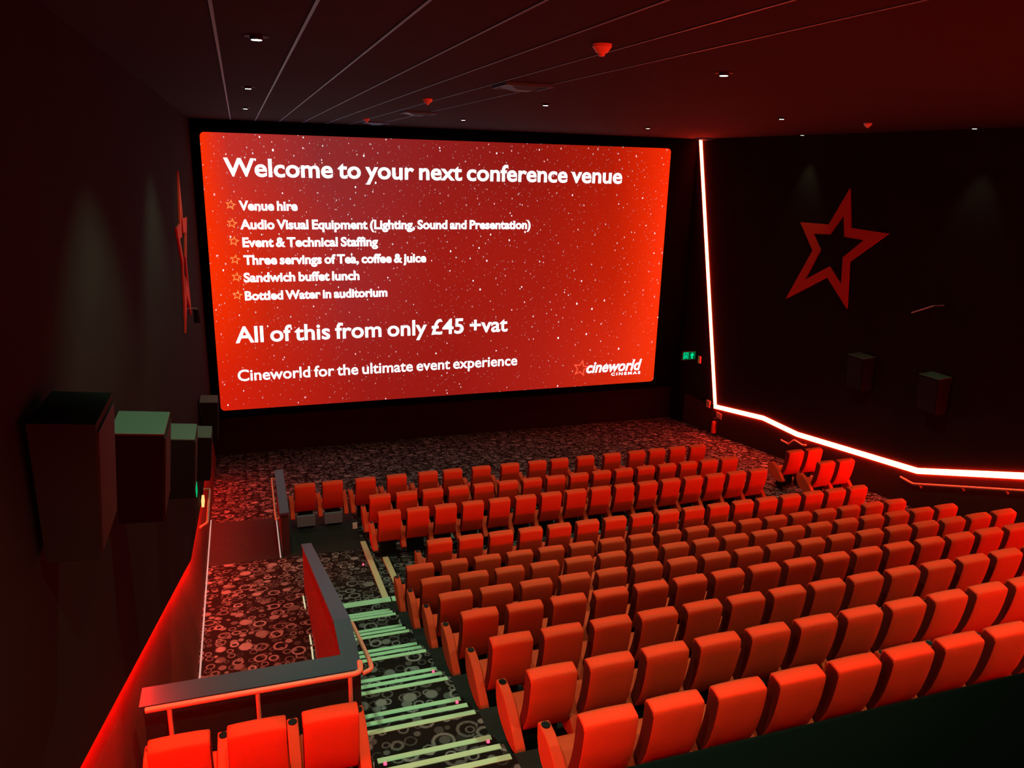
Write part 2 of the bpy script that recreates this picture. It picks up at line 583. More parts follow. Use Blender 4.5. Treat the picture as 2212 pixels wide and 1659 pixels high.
bm = bmesh.new()
box(bm, XL + .3, XR - .1, .605, .63, -2.36 - .05, -2.36 + .05)
tag(link('led_light_strip', bm, M['led_b']), 'red light strip across the rear wall under the booth window', 'light strip')

# ------------------------------------------------------------------ projection screen with its picture
YS = 24.0
scr = empty('cinema_screen', (6.34, YS, -7.45), 'huge cinema screen showing a red star field and white conference text', 'screen')
def spart(name, bm, m, **kw):
    o = link(name, bm, m, **kw)
    o.parent = scr
    o.matrix_parent_inverse = Matrix.Translation((-6.34, -YS, 7.45))
    return o
def rrect(x0, x1, z0, z1, r, n=5):
    pts = []
    for cx, cz, a0 in ((x1 - r, z1 - r, 0), (x0 + r, z1 - r, 90), (x0 + r, z0 + r, 180), (x1 - r, z0 + r, 270)):
        for i in range(n + 1):
            a = math.radians(a0 + 90 * i / n)
            pts.append((cx + r * math.cos(a), cz + r * math.sin(a)))
    return pts
bm = bmesh.new()
SX0, SX1, SZ0, SZ1 = -0.925, 13.612, -7.372, 0.605
a = [bm.verts.new((x, YS, z)) for x, z in rrect(SX0, SX1, SZ0, SZ1, .12)]
b = [bm.verts.new((x, YS + .03, z)) for x, z in rrect(SX0, SX1, SZ0, SZ1, .12)]
bm.faces.new(a)
bm.faces.new(b[::-1])
for i in range(len(a)):
    j = (i + 1) % len(a)
    bm.faces.new((a[i], b[i], b[j], a[j]))
spart('screen_surface', bm, M['screen'])
bm = bmesh.new()
box(bm, XL + .06, XR - .06, YS + .03, YS + .12, -7.62, ZC - .004)
spart('screen_masking', bm, M['mask'])

def text_obj(name, s, x0, x1, base, cap, m, shear=0.0, bold=0.0, depth=.012):
    c = bpy.data.curves.new(name, 'FONT')
    c.body = s
    c.size = 1.0
    c.offset = bold
    c.shear = shear
    c.space_word = .72
    c.resolution_u = 4
    t = bpy.data.objects.new(name, c)
    COL.objects.link(t)
    bpy.context.view_layer.update()
    dg = bpy.context.evaluated_depsgraph_get()
    me = bpy.data.meshes.new_from_object(t.evaluated_get(dg))
    bpy.data.objects.remove(t)
    bpy.data.curves.remove(c)
    xs = [v.co.x for v in me.vertices]
    lo, hi = min(xs), max(xs)
    kx = (x1 - x0) / (hi - lo)
    kz = cap / 0.73
    for v in me.vertices:
        x, y = v.co.x, v.co.y
        v.co = Vector((x0 + (x - lo) * kx, YS - depth, base + y * kz))
    me.materials.clear()
    me.materials.append(m)
    o = bpy.data.objects.new(name, me)
    COL.objects.link(o)
    o.parent = scr
    o.matrix_parent_inverse = Matrix.Translation((-6.34, -YS, 7.45))
    return o
TX = [('Welcome to your next conference venue', -.36, 11.88, -.54, .50, .020),
      ('Venue hire', -.03, 1.57, -1.475, .265, .030),
      ('Audio Visual Equipment (Lighting, Sound and Presentation)', -.03, 8.75, -2.00, .270, .030),
      ('Event & Technical Staffing', 0.0, 3.87, -2.505, .270, .030),
      ('Three servings of Tea, coffee & juice', 0.0, 5.35, -3.01, .270, .030),
      ('Sandwich buffet lunch', -.03, 3.29, -3.515, .270, .030),
      ('Bottled Water in auditorium', -.03, 4.13, -4.045, .265, .030),
      ('All of this from only \u00a345 +vat', -.37, 8.06, -5.305, .50, .016),
      ('Cineworld for the ultimate event experience', -.38, 8.43, -6.475, .355, .012)]
for s, x0, x1, zb, cap, bold in TX:
    text_obj('lettering', s, x0, x1, zb, cap, M['text'], bold=bold)
lg = text_obj('logo_lettering', 'cineworld', 10.97, 13.09, -6.905, .40, M['text'], shear=.25, bold=.022)
text_obj('logo_lettering', 'C I N E M A S', 11.93, 13.06, -7.06, .10, M['text'], bold=.02)

def star_xz(bm, cx, cz, r, ring, rot=0.0, y=YS - .012, ratio=.45, skew=0.0):
    o, i = [], []
    for k in range(10):
        a = PI / 2 + rot + k * PI / 5
        q = r if k % 2 == 0 else r * ratio
        x, z = q * math.cos(a), q * math.sin(a)
        o.append((cx + x + skew * z, cz + z))
        i.append((cx + (x + skew * z) * ring, cz + z * ring))
    A = [bm.verts.new((x, y, z)) for x, z in o]
    B = [bm.verts.new((x, y, z)) for x, z in i]
    for k in range(10):
        j = (k + 1) % 10
        bm.faces.new((A[k], A[j], B[j], B[k]))
for x, z in ((-.25, -1.335), (-.245, -1.845), (-.23, -2.345), (-.228, -2.865), (-.224, -3.37), (-.23, -3.895)):
    bm = bmesh.new()
    star_xz(bm, x, z, .155, .58, rot=-.18)
    spart('star_bullet', bm, M['orange'])
bm = bmesh.new()
star_xz(bm, 10.76, -6.73, .325, .66, rot=-.20)
spart('logo_star', bm, M['coral'])

# ------------------------------------------------------------------ wall stars
OUT_R = [(16.64, -.39), (16.42, -1.35), (15.14, -1.38), (16.3, -2.19), (16.16, -3.37), (17.03, -2.69), (18.59, -3.52), (17.73, -2.06), (18.37, -1.36), (17.23, -1.33)]
IN_R = [(16.73, -1.04), (16.6, -1.59), (15.91, -1.61), (16.55, -2.11), (16.48, -2.8), (17.0, -2.4), (17.89, -2.88), (17.43, -2.02), (17.78, -1.62), (17.14, -1.58)]
bm = bmesh.new()
ring_prism_x(bm, OUT_R, IN_R, XR - .04, XR - .001)
tag(link('wall_star', bm, M['star']), 'large red outlined star on the black right wall', 'wall star', 'red wall stars')
OUT_L = [(17.74, -.33), (17.90, -1.28), (19.2, -1.34), (17.9, -2.14), (18.05, -3.34), (17.15, -2.75), (16.07, -3.32), (16.75, -2.07), (15.95, -1.31), (17.0, -1.31)]
cy = sum(p[0] for p in OUT_L) / 10
cz = sum(p[1] for p in OUT_L) / 10
IN_L = [(cy + (y - cy) * .56, cz + (z - cz) * .56) for y, z in OUT_L]
bm = bmesh.new()
ring_prism_x(bm, OUT_L, IN_L, -1.169, -1.135)
tag(link('wall_star', bm, M['star']), 'red outlined star seen edge-on along the left wall', 'wall star', 'red wall stars')

# ------------------------------------------------------------------ cinema seats
NUM = ['first', 'second', 'third', 'fourth', 'fifth', 'sixth', 'seventh', 'eighth', 'ninth', 'tenth', 'eleventh', 'twelfth',
       'thirteenth', 'fourteenth', 'fifteenth', 'sixteenth', 'seventeenth', 'eighteenth']
ROWNAME = {1: 'front row by the screen', 2: 'second row from the screen', 3: 'third row from the screen', 4: 'fourth row from the screen',
           5: 'fifth row from the screen', 6: 'sixth row from the screen', 7: 'seventh row from the screen', 8: 'eighth row from the screen',
           9: 'ninth row from the screen', 10: 'tenth row from the screen', 11: 'eleventh row from the screen', 12: 'unseen row added under the booth window'}
BACK = [(0.014, 1.058), (0.004, 1.046), (0.0, 1.02), (0.004, 0.96), (0.016, 0.86), (0.036, 0.75), (0.066, 0.63), (0.112, 0.515), (0.165, 0.42), (0.19, 0.385),
        (0.225, 0.38), (0.262, 0.42), (0.262, 0.50), (0.225, 0.60), (0.195, 0.71), (0.175, 0.82), (0.165, 0.93), (0.158, 1.02), (0.150, 1.062), (0.128, 1.080), (0.10, 1.080), (0.05, 1.069)]
ST = [(-1, .016, -.004), (-.985, .006, -.002), (-.95, .001, 0), (-.6, 0, .004), (0, 0, .007), (.6, 0, .004), (.95, .001, 0), (.985, .006, -.002), (1, .016, -.004)]
CUSH = [(0.20, .40), (0.22, .455), (.30, .47), (.45, .475), (.58, .48), (.63, .462), (.645, .42), (.62, .375), (.50, .345), (.30, .345)]
SC = [(-1, .02, 0), (-.97, .005, 0), (-.9, 0, 0), (.9, 0, 0), (.97, .005, 0), (1, .02, 0)]
ARM = [(.655, .59), (.655, .615), (.64, .634), (.60, .640), (.49, .630), (.40, .600), (.30, .545), (.20, .47), (.10, .385), (.03, .325), (.02, .295), (.05, .265),
       (.16, .235), (.30, .235), (.44, .27), (.55, .32), (.62, .39), (.648, .48)]
SA = [(-1, .008, 0), (-.85, 0, 0), (.85, 0, 0), (1, .008, 0)]

def arm_at(x, parent):
    bm = bmesh.new()
    rounded_prism(bm, ARM, .047, SA)
    a = link('armrest', bm, M['fabric'], parent, smooth=True, angle=40)
    a.location = (x, 0, 0)
    bm = bmesh.new()
    n = 16
    ro, ri = .038, .034
    R0, R1, R2 = [], [], []
    cyy, zt = .588, .6375
    for i in range(n):
        cs, sn = math.cos(2 * PI * i / n), math.sin(2 * PI * i / n)
        R0.append(bm.verts.new((ro * cs, cyy + ro * sn * 1.1, zt - .012)))
        R1.append(bm.verts.new((ro * cs, cyy + ro * sn * 1.1, zt + .0045)))
        R2.append(bm.verts.new((ri * cs, cyy + ri * sn * 1.1, zt + .0035)))
    for i in range(n):
        j = (i + 1) % n
        bm.faces.new((R0[i], R0[j], R1[j], R1[i]))
        bm.faces.new((R1[i], R1[j], R2[j], R2[i]))
    bm.faces.new(R2)
    link('cup_holder', bm, M['cup'], a)
    return a

def make_seat(wide_arms=False):
    root = empty('cinema_chair', (0, 0, 0))
    bm = bmesh.new()
    rounded_prism(bm, BACK, .2235, ST)
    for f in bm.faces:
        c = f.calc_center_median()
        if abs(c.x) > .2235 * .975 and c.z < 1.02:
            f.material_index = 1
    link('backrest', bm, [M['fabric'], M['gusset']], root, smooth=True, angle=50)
    bm = bmesh.new()
    rounded_prism(bm, CUSH, .232, SC)
    link('seat_cushion', bm, M['fabric'], root, smooth=True, angle=50)
    bm = bmesh.new()
    prism_x(bm, [(.20, 0.0), (.25, .05), (.27, .37), (.50, .37), (.48, .05), (.53, 0.0)], -.16, .16)
    link('pedestal', bm, M['black'], root)
    return root

seat_plain = make_seat()
arm_at(-.285, seat_plain)
seat_end = make_seat()
arm_at(-.285, seat_end)
arm_at(.285, seat_end)
first_used = {'plain': False, 'end': False}
def put_seat(kind, x, y, z, label, group):
    proto = seat_plain if kind == 'plain' else seat_end
    o = copy_tree(proto) if first_used[kind] else proto
    first_used[kind] = True
    o.location = (x, y, z)
    tag(o, label, 'seat', group)
    return o
S = .57
# first back's left edge is at x0, a back is .447 wide
def row(k, x0, n, desc='%s seat from the stepped aisle in the %s', end=True):
    y, zt = ROW[k]
    for i in range(n):
        kind = 'end' if (i == n - 1 and end) else 'plain'
        put_seat(kind, x0 + .2235 + S * i, y, zt - H, 'red ' + desc % (NUM[i], ROWNAME[k]), 'red cinema seats, ' + ROWNAME[k])
R1X = [.74, 1.34, 2.07, 2.78, 3.51, 4.095, 4.795, 5.51, 6.21, 6.785, 7.477, 8.20, 8.887, 9.46, 10.055, 10.65]
y, zt = ROW[1]
open_floor = []
for i, x in enumerate(R1X):
    kind = 'end' if (i == len(R1X) - 1 or R1X[i + 1] - x > .65) else 'plain'
    lab = 'red %s seat from the left in the front row by the screen' % NUM[i]
    if i == 0:
        lab = 'red front row seat beside the small balustrade, dark floor behind'
    o = put_seat(kind, x + .2235, y, zt - H, lab, 'red cinema seats, front row by the screen')
    if i < 2:
        open_floor.append(o)
row(2, 2.185, 16, '%s seat from the left in the %s, main block')
row(3, 2.185, 16, '%s seat from the left in the %s, main block')
for k in (2, 3):
    y, zt = ROW[k]
    for i in range(2):
        put_seat('plain' if i == 0 else 'end', (12.69 if k == 2 else 12.66) + .2235 + S * i, y, zt - H,
                 'red %s seat of the pair by the right wall, %s' % (('aisle side', 'wall side')[i], ROWNAME[k]),
                 'red seats in pairs by the right wall')
row(4, 2.745, 17)
row(5, 2.172, 18)
row(6, 2.165, 18)
row(7, 2.165, 18)
row(8, 2.165, 17, end=False)
row(9, 2.16, 14, end=False)
row(10, 2.15, 12, end=False)
row(11, 2.145, 9, end=False)
row(12, 2.145, 9, end=False)  # unseen row, added to shade the rows in front
y, zt = ROW[10]
for i, (x, lab) in enumerate(((-.925, 'red seat in the left corner against the red lit dado'), (-.355, 'red middle seat of the three behind the pipe handrail'),
                              (.215, 'red seat beside the stepped aisle behind the pipe handrail'))):
    put_seat('plain' if i < 2 else 'end', x + .2235, y, zt - H, lab, 'three red seats behind the handrail')

for o in open_floor:
    bm = bmesh.new()
    box(bm, -.20, .20, .10, .19, .05, .30, bev=.008)
    link('base_panel', bm, M['basegrey'], o)

# ------------------------------------------------------------------ stepped aisle
st = empty('aisle_stairs', (1.42, 8.5, FL[8]), 'carpeted aisle steps with pale green nosing strips between balustrade and seats', 'stairs')
def stp(name, bm, m):
    o = link(name, bm, m)
    o.parent = st
    o.matrix_parent_inverse = Matrix.Translation((-1.42, -8.5, -FL[8]))
    return o
bm = bmesh.new()
steps = []
for k in range(12, 5, -1):
    d = (FL[k] - FL[k - 1]) / 3
    e0 = EDGE[k]
    e1 = EDGE[k + 1] + .575 if k < 12 else .61
    steps.append((e1, e0, FL[k], k, 2))
    steps.append((e0, e0 + .29, FL[k] - d, k, 1))
    steps.append((e0 + .29, e0 + .575, FL[k] - 2 * d, k, 0))
steps.append((EDGE[6] + .575, EDGE[5], FL[5], 5, 0))
xl = lambda y: .86
for a, b, z, k, j in steps:
    box(bm, .845, XS - .001, a, b, -8.1, z)
stp('step_treads', bm, M['carpet'])
for a, b, z, k, j in steps:
    bm = bmesh.new()
    wd = .058 if k > 5 else .15
    x0 = .87
    if k == 10:
        x0 = .86
    x1 = 1.95 if k > 5 else 2.30
    if k == 5:
        box(bm, 1.25 - .38, 2.06, b - wd, b + .006, z - .03, z + .006)
        stp('nosing_strip', bm, M['strip'])
        bm = bmesh.new()
        box(bm, 2.085, 2.35, b - wd, b + .006, z - .03, z + .006)
        stp('nosing_strip', bm, M['strip'])
    else:
        box(bm, x0, x1, b - wd, b + .006, z - .03, z + .006)
        stp('nosing_strip', bm, M['strip'])
# filler between platform five and its right hand extension
for x, ya, yb, lab in ((2.01, 12.27, 15.35, 'long pale floor edge strip running from the steps towards the screen'),
                       (2.31, 12.45, 14.30, 'short pale floor edge strip beside the fourth row')):
    bm = bmesh.new()
    hexa(bm, ((x - .055, ya, ramp(ya) - .01), (x + .055, ya, ramp(ya) - .01), (x + .075, yb, ramp(yb) - .01), (x - .035, yb, ramp(yb) - .01)),
         ((x - .055, ya, ramp(ya) + .035), (x + .055, ya, ramp(ya) + .035), (x + .075, yb, ramp(yb) + .035), (x - .035, yb, ramp(yb) + .035)))
    tag(link('floor_edge_strip', bm, M['kerb']), lab, 'floor strip', 'pale floor edge strips')
bm = bmesh.new()
xx, yy = 11.80, 13.6
box(bm, xx, xx + .42, yy - .05, yy + .05, ramp(yy) - .01, ramp(yy) + .02)
tag(link('floor_edge_strip', bm, M['strip']), 'pale floor strip on the right hand aisle near the paired seats', 'floor strip', 'pale floor edge strips')

# little red step lights
for x, k, lab in ((1.90, 9, 'red step light on the fourth flight of aisle steps'), (1.90, 10, 'red step light on the fifth flight of aisle steps'),
                  (1.905, 11, 'red step light by the aisle seat armrest on the nearest flight'), (.93, 11, 'red step light at the balustrade side of the nearest flight')):
    z = FL[k] - (FL[k] - FL[k - 1]) * 2 / 3
    yv = EDGE[k] + .497
    bm = bmesh.new()
    cyl(bm, (x, yv, z), (x, yv, z + .02), .017, 12, .012)
    tag(link('step_light', bm, M['dot']), lab, 'step light', 'red step lights')
bm = bmesh.new()
cyl(bm, (1.86, 14.1, ramp(14.1)), (1.86, 14.1, ramp(14.1) + .03), .016, 10)
tag(link('step_light', bm, M['dot']), 'tiny red floor light beside the long pale floor strip', 'step light', 'red step lights')

# ------------------------------------------------------------------ L-shaped balustrade
ZB = -4.735
bl = empty('balustrade', (.75, 9.5, -7.3), 'L-shaped low balustrade with grey cap beside the aisle steps', 'balustrade')
def blp(name, bm, m, lab=None):
    o = link(name, bm, m)
    o.parent = bl
    o.matrix_parent_inverse = Matrix.Translation((-.75, -9.5, 7.3))
    if lab:
        o['label'] = lab
    return o
bm = bmesh.new()
X0, X1 = .665, .84
ya, yk, ye, ze = 6.64, 7.56, 13.38, -6.725
prism_x(bm, [(6.93, ZB - .05), (yk, ZB - .05), (ye - .01, ze - .05), (ye - .01, ramp(ye)), (11.9, ramp(11.9)), (6.93, ramp(11.9))], X0 + .015, X1 - .015)
blp('side_wall', bm, M['balus'])
bm = bmesh.new()
box(bm, -1.10, X1 - .015, 6.665, 6.905, FL[10] - .3, ZB - .05)
blp('end_wall', bm, M['balus_dark'])
bm = bmesh.new()
prism_x(bm, [(6.925, ZB - .05), (6.925, ZB), (yk, ZB), (ye, ze), (ye, ze - .05), (yk, ZB - .05)], X0, X1)
blp('cap_rail', bm, M['cap'])
bm = bmesh.new()
box(bm, -1.13, X1, 6.645, 6.925, ZB - .05, ZB)
blp('cap_rail', bm, M['cap'])

# pipe handrail in front of the balustrade's end wall
hr = empty('pipe_handrail', (-.17, 6.45, FL[10]), 'orange lit pipe handrail on posts behind the three left seats', 'handrail')
def hp(name, bm, m, par, loc):
    o = link(name, bm, m, smooth=True, angle=50)
    o.parent = par
    o.matrix_parent_inverse = Matrix.Translation(-Vector(loc))
    return o
bm = bmesh.new()
zr = -4.64
tube(bm, smooth_path([(-1.05, 6.45, zr), (.80, 6.45, zr), (.815, 6.62, zr + .0)], .10, 6), .026)
hp('rail', bm, M['rail'], hr, (-.17, 6.45, FL[10]))
for x in (-.86, -.125, .70):
    bm = bmesh.new()
    cyl(bm, (x, 6.45, FL[10]), (x, 6.45, zr - .02), .020, 12)
    hp('post', bm, M['rail'], hr, (-.17, 6.45, FL[10]))
# stair handrail on the balustrade's aisle side
hs = empty('stair_handrail', (.92, 7.2, -5.2), 'short bent pipe handrail on the aisle side of the balustrade', 'handrail')
bm = bmesh.new()
tube(bm, smooth_path([(.86, 8.25, -5.18), (.93, 8.15, -5.18), (.93, 6.75, -4.75), (.93, 6.62, -4.74), (.835, 6.60, -4.76)], .09, 5), .022)
hp('rail', bm, M['rail'], hs, (.92, 7.2, -5.2))

# short balustrade beside the front row
sb = empty('small_balustrade', (.45, 16.3, ramp(16.3)), 'short balustrade with blue-grey cap beside the front row seats', 'balustrade')
def sbp(name, bm, m):
    o = link(name, bm, m)
    o.parent = sb
    o.matrix_parent_inverse = Matrix.Translation(-Vector((.45, 16.3, ramp(16.3))))
    return o
bm = bmesh.new()
prism_x(bm, [(15.16, ramp(15.16)), (17.5, ramp(17.5)), (17.5, -6.93), (15.16, -6.93)], .38, .535)
sbp('body', bm, M['balus_dark'])
bm = bmesh.new()
box(bm, .365, .55, 15.14, 17.53, -6.93, -6.88)
sbp('cap_rail', bm, M['cap'])
bm = bmesh.new()
tube(bm, smooth_path([(.37, 17.2, -6.98), (.285, 17.2, -6.93), (.285, 15.0, -6.95), (.37, 15.25, -7.0)], .05, 4), .018)
sbp('handrail', bm, M['rail'])

# skirting lights beside the passage
def slight(x0, ya, x1, yb, m, lab, name='skirting_light'):
    bm = bmesh.new()
    za, zb = ramp(max(ya, 11.9)), ramp(max(yb, 11.9))
    hexa(bm, ((x0 - .012, ya, za), (x0 + .012, ya, za), (x1 + .012, yb, zb), (x1 - .012, yb, zb)),
         ((x0 - .012, ya, za + .022), (x0 + .012, ya, za + .022), (x1 + .012, yb, zb + .022), (x1 - .012, yb, zb + .022)))
    tag(link(name, bm, m), lab, 'floor light', 'passage skirting lights')
slight(-1.00, 10.72, -1.00, 11.9, M['edge_led'], 'near short length of pale skirting light along the left dado')
slight(-1.00, 11.93, -1.095, 18.0, M['edge_led'], 'long pale skirting light along the foot of the left dado')
slight(.625, 10.6, .635, 11.2, M['edge_ledy'], 'near short yellow skirting light at the balustrade foot')
slight(.635, 11.28, .635, 13.0, M['edge_ledy'], 'longer yellow skirting light at the balustrade foot')
slight(.335, 15.05, .345, 17.6, M['edge_led'], 'pale skirting light along the small balustrade')

# ------------------------------------------------------------------ handrails on the side walls
wr = empty('wall_handrail', (XR - .1, 13.0, -6.98), 'long orange lit handrail rising along the right wall under the light strip', 'handrail')
bm = bmesh.new()
zf = lambda y: -6.995 + (13.16 - y) * .353
tube(bm, smooth_path([(XR - .1, 13.55, -6.975), (XR - .1, 13.16, -6.995), (XR - .1, 3.0, zf(3.0))], .06, 4), .026)
hp('rail', bm, M['rail'], wr, (XR - .1, 13.0, -6.98))
for yv in (13.0, 11.9, 10.9, 9.9, 8.9, 7.9, 6.9, 5.9, 4.9, 3.9):
    bm = bmesh.new()
    cyl(bm, (XR - .1, yv, zf(yv) - .02), (XR - .005, yv, zf(yv) - .09), .010, 8)
    cyl(bm, (XR - .012, yv, zf(yv) - .09), (XR - .001, yv, zf(yv) - .09), .03, 10)
    hp('bracket', bm, M['rail'], wr, (XR - .1, 13.0, -6.98))
w2 = empty('wall_handrail', (XR - .1, 17.4, -7.5), 'small zigzag handrail on the right wall beyond the paired seats', 'handrail')
bm = bmesh.new()
tube(bm, smooth_path([(XR - .1, 17.95, -7.58), (XR - .1, 17.62, -7.585), (XR - .1, 17.40, -7.385), (XR - .1, 17.02, -7.41), (XR - .1, 16.9, -7.36)], .05, 4), .026)
hp('rail', bm, M['rail'], w2, (XR - .1, 17.4, -7.5))
for yv, zv in ((17.7, -7.585), (17.1, -7.40)):
    bm = bmesh.new()
    cyl(bm, (XR - .1, yv, zv - .02), (XR - .002, yv, zv - .08), .010, 8)
    hp('bracket', bm, M['rail'], w2, (XR - .1, 17.4, -7.5))
w3 = empty('wall_handrail', (-1.0, 16.0, -6.9), 'bright orange handrail on the left dado where the passage ends', 'handrail')
bm = bmesh.new()
tube(bm, smooth_path([(-1.13, 16.9, -6.93), (-1.0, 16.9, -6.92), (-.99, 15.2, -6.93), (-1.13, 15.1, -6.97)], .06, 4), .024)
hp('rail', bm, M['rail'], w3, (-1.0, 16.0, -6.9))
bm = bmesh.new()
box(bm, -1.13, -1.08, 16.0, 16.3, -6.95, -6.80, bev=.01)
tag(link('amber_spot', bm, M['warmglow']), 'small amber glow behind the left wall handrail', 'lamp')  # small glowing block set where the bright orange spot shows

# ------------------------------------------------------------------ loudspeakers
def speaker(x0, x1, y, zt, h, d, tilt, side, label, group, m_top=None):
    """box hung on a side wall; side=+1 left wall (faces +x), -1 right wall"""
    root = empty('loudspeaker', ((x0 + x1) / 2, y, zt - h), label, 'loudspeaker', group)
    L = (-(x0 + x1) / 2, -y, -(zt - h))
    def pt(o):
        o.parent = root
        o.matrix_parent_inverse = Matrix.Translation(L)
        return o
    xi, xo = (x0, x1) if side > 0 else (x1, x0)          # wall edge, room edge
    dz = tilt * abs(x1 - x0)
    sh = .28 * (x1 - x0)
    bm = bmesh.new()
    q = .18 * (xo - xi)
    bot = [(xi, y - d / 2, zt - h), (xo - q, y - d / 2, zt - h - dz * .4), (xo - q, y + d / 2, zt - h - dz * .4), (xi, y + d / 2, zt - h)]
    top = [(xi, y - d / 2, zt - .012), (xo, y - d / 2, zt - dz - .012), (xo, y + d / 2, zt - dz - .012), (xi, y + d / 2, zt - .012)]
    hexa(bm, bot, top)
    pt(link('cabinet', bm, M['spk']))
    bm = bmesh.new()
    top2 = [(a, b, c + .012) for a, b, c in top]
    hexa(bm, top, top2)
    o = pt(link('lid', bm, m_top or M['spktop_lit']))
    # grille on the room side
    bm = bmesh.new()
    t = .012 * (1 if side > 0 else -1)
    A = [(xo - q * .95, y - d / 2 + .03, zt - h - dz * .35 + .03), (xo - q * .95, y + d / 2 - .03, zt - h - dz * .35 + .03),
         (xo - q * .06, y + d / 2 - .03, zt - dz - .05), (xo - q * .06, y - d / 2 + .03, zt - dz - .05)]
    hexa(bm, A, [(a + t, b, c) for a, b, c in A])
    pt(link('grille', bm, M['black']))
    # wall bracket
    bm = bmesh.new()
    wx = -1.169 if side > 0 else XR - .001
    if abs(wx - xi) > .01:
        box(bm, min(wx, xi), max(wx, xi), y - .06, y + .06, zt - h * .6, zt - h * .4)
        pt(link('bracket', bm, M['black']))
    return root
speaker(-1.12, -.71, 7.0, -2.18, .80, .62, .10, 1, 'black loudspeaker with a green lit top on the left wall, nearest the middle', 'loudspeakers on the left wall')
speaker(-1.12, -.71, 10.2, -3.34, .80, .62, .10, 1, 'black loudspeaker second along the left wall, dim green top', 'loudspeakers on the left wall')
speaker(-1.12, -.71, 13.8, -4.56, .80, .62, .10, 1, 'black loudspeaker third along the left wall, under the grey topped one', 'loudspeakers on the left wall')
speaker(-1.12, -.80, 4.75, -1.36, .80, .62, .10, 1, 'black unlit loudspeaker at the left edge of the picture', 'loudspeakers on the left wall', M['spk'])
speaker(-1.13, -.76, 18.4, -5.33, .95, .60, .06, 1, 'black loudspeaker with a grey top beside the screen corner', 'loudspeakers on the left wall')
speaker(XR - .42, XR - .05, 15.2, -4.36, .85, .55, .08, -1, 'black loudspeaker below the star on the right wall', 'loudspeakers on the right wall')
speaker(XR - .42, XR - .05, 12.95, -4.28, .85, .55, .08, -1, 'black loudspeaker on the right wall away from the star', 'loudspeakers on the right wall')

# lamp brackets high on the side walls
def wall_bracket(x, sx, y, z, label):
    r = empty('spotlight_bracket', (x, y, z), label, 'bracket')
    bm = bmesh.new()
    tube(bm, [(x, y + .62, z - .26), (x, y + .05, z + .0)], .016, 8)
    tube(bm, [(x, y + .05, z), (x + sx * .28, y + .05, z)], .014, 8)
    o = link('arm', bm, M['metal'], smooth=True, angle=50)
    o.parent = r
    o.matrix_parent_inverse = Matrix.Translation((-x, -y, -z))
    bm = bmesh.new()
    cyl(bm, (x, y, z - .02), (x - sx * .02, y - .10, z - .26), .05, 12, .065)
    o = link('lamp_body', bm, M['spk'], smooth=True, angle=50)
    o.parent = r
    o.matrix_parent_inverse = Matrix.Translation((-x, -y, -z))
wall_bracket(XR - .3, 1, 13.2, -2.78, 'thin metal bracket arm on the right wall under the ceiling side')
wall_bracket(-.98, -.6, 17.0, -3.02, 'dark metal bracket with pale pipe beside the left star')

# ------------------------------------------------------------------ ceiling fittings
DL = [(.212, 7.25), (.212, 12.39), (.225, 17.62), (4.76, 7.44), (4.80, 12.63), (4.95, 18.27), (9.69, 18.31), (9.61, 12.96), (14.28, 18.3), (14.2, 12.87),
      (9.6, 7.4), (14.2, 7.4), (.212, 2.1), (4.76, 2.1), (9.6, 2.1)]
DLAB = ['downlight nearest the camera on the left of the ceiling', 'second downlight along the left of the ceiling', 'third downlight, left of the ceiling near the screen',
        'downlight beside the large red detector', 'downlight beside the large ceiling vent', 'downlight above the middle of the screen',
        'downlight above the right end of the screen', 'downlight above the right seats, between the side wall and the red line', 'far downlight close against the right wall',
        'near downlight close against the right wall', 'downlight over the right rear seats', 'downlight near the right wall at the rear',
        'downlight behind the camera on the left', 'downlight over the rear seats', 'downlight over the rear right seats']
for i, (x, y) in enumerate(DL):
    r = empty('downlight', (x, y, ZC), 'small bright ' + DLAB[i], 'downlight', 'ceiling downlights')
    bm = bmesh.new()
    n = 20
    for (ra, za), (rb, zb) in zip(((.05, -.030), (.052, -.006), (.10, -.006), (.10, 0)), ((.052, -.006), (.10, -.006), (.10, 0), (.05, 0))):
        A = [bm.verts.new((ra * math.cos(2 * PI * j / n), ra * math.sin(2 * PI * j / n), za)) for j in range(n)]
        B = [bm.verts.new((rb * math.cos(2 * PI * j / n), rb * math.sin(2 * PI * j / n), zb)) for j in range(n)]
        for j in range(n):
            q = (j + 1) % n
            bm.faces.new((A[j], A[q], B[q], B[j]))
    bmesh.ops.remove_doubles(bm, verts=bm.verts, dist=1e-5)
    link('bezel', bm, M['black'], r)
    bm = bmesh.new()
    cyl(bm, (0, 0, -.022), (0, 0, -.032), .042, 20)
    link('lens', bm, M['down'], r)
    d = bpy.data.lights.new('downlight_beam', 'SPOT')
    d.energy = P_DOWN * (.2 if x > 14 else .35 if y > 17 else 1.0)
    d.color = (.60, 1.0, .58)
    d.spot_size = math.radians(58 if x > 14 else 105)
    d.spot_blend = .6
    d.shadow_soft_size = .05
    lo = bpy.data.objects.new('downlight_beam', d)
    COL.objects.link(lo)
    lo.parent = r
    lo.location = (0, 0, -.06)

for (x, y), lab in zip(((2.85, 6.26), (2.90, 12.86), (3.01, 20.0), (11.84, 13.23)),
                       ('large red lit smoke detector near the middle of the ceiling', 'red lit smoke detector left of the large vent',
                        'small red lit smoke detector just above the screen', 'red lit smoke detector over the right wall star')):
    r = empty('smoke_detector', (x, y, ZC), lab, 'smoke detector', 'ceiling smoke detectors')
    bm = bmesh.new()
    cyl(bm, (0, 0, 0), (0, 0, -.022), .078, 20, .078)
    cyl(bm, (0, 0, -.022), (0, 0, -.065), .078, 20, .046)
    link('base', bm, M['white'], r, smooth=True, angle=30)
    bm = bmesh.new()
    cyl(bm, (0, 0, -.065), (0, 0, -.092), .030, 16, .022)
    link('sensor', bm, M['white'], r, smooth=True, angle=30)

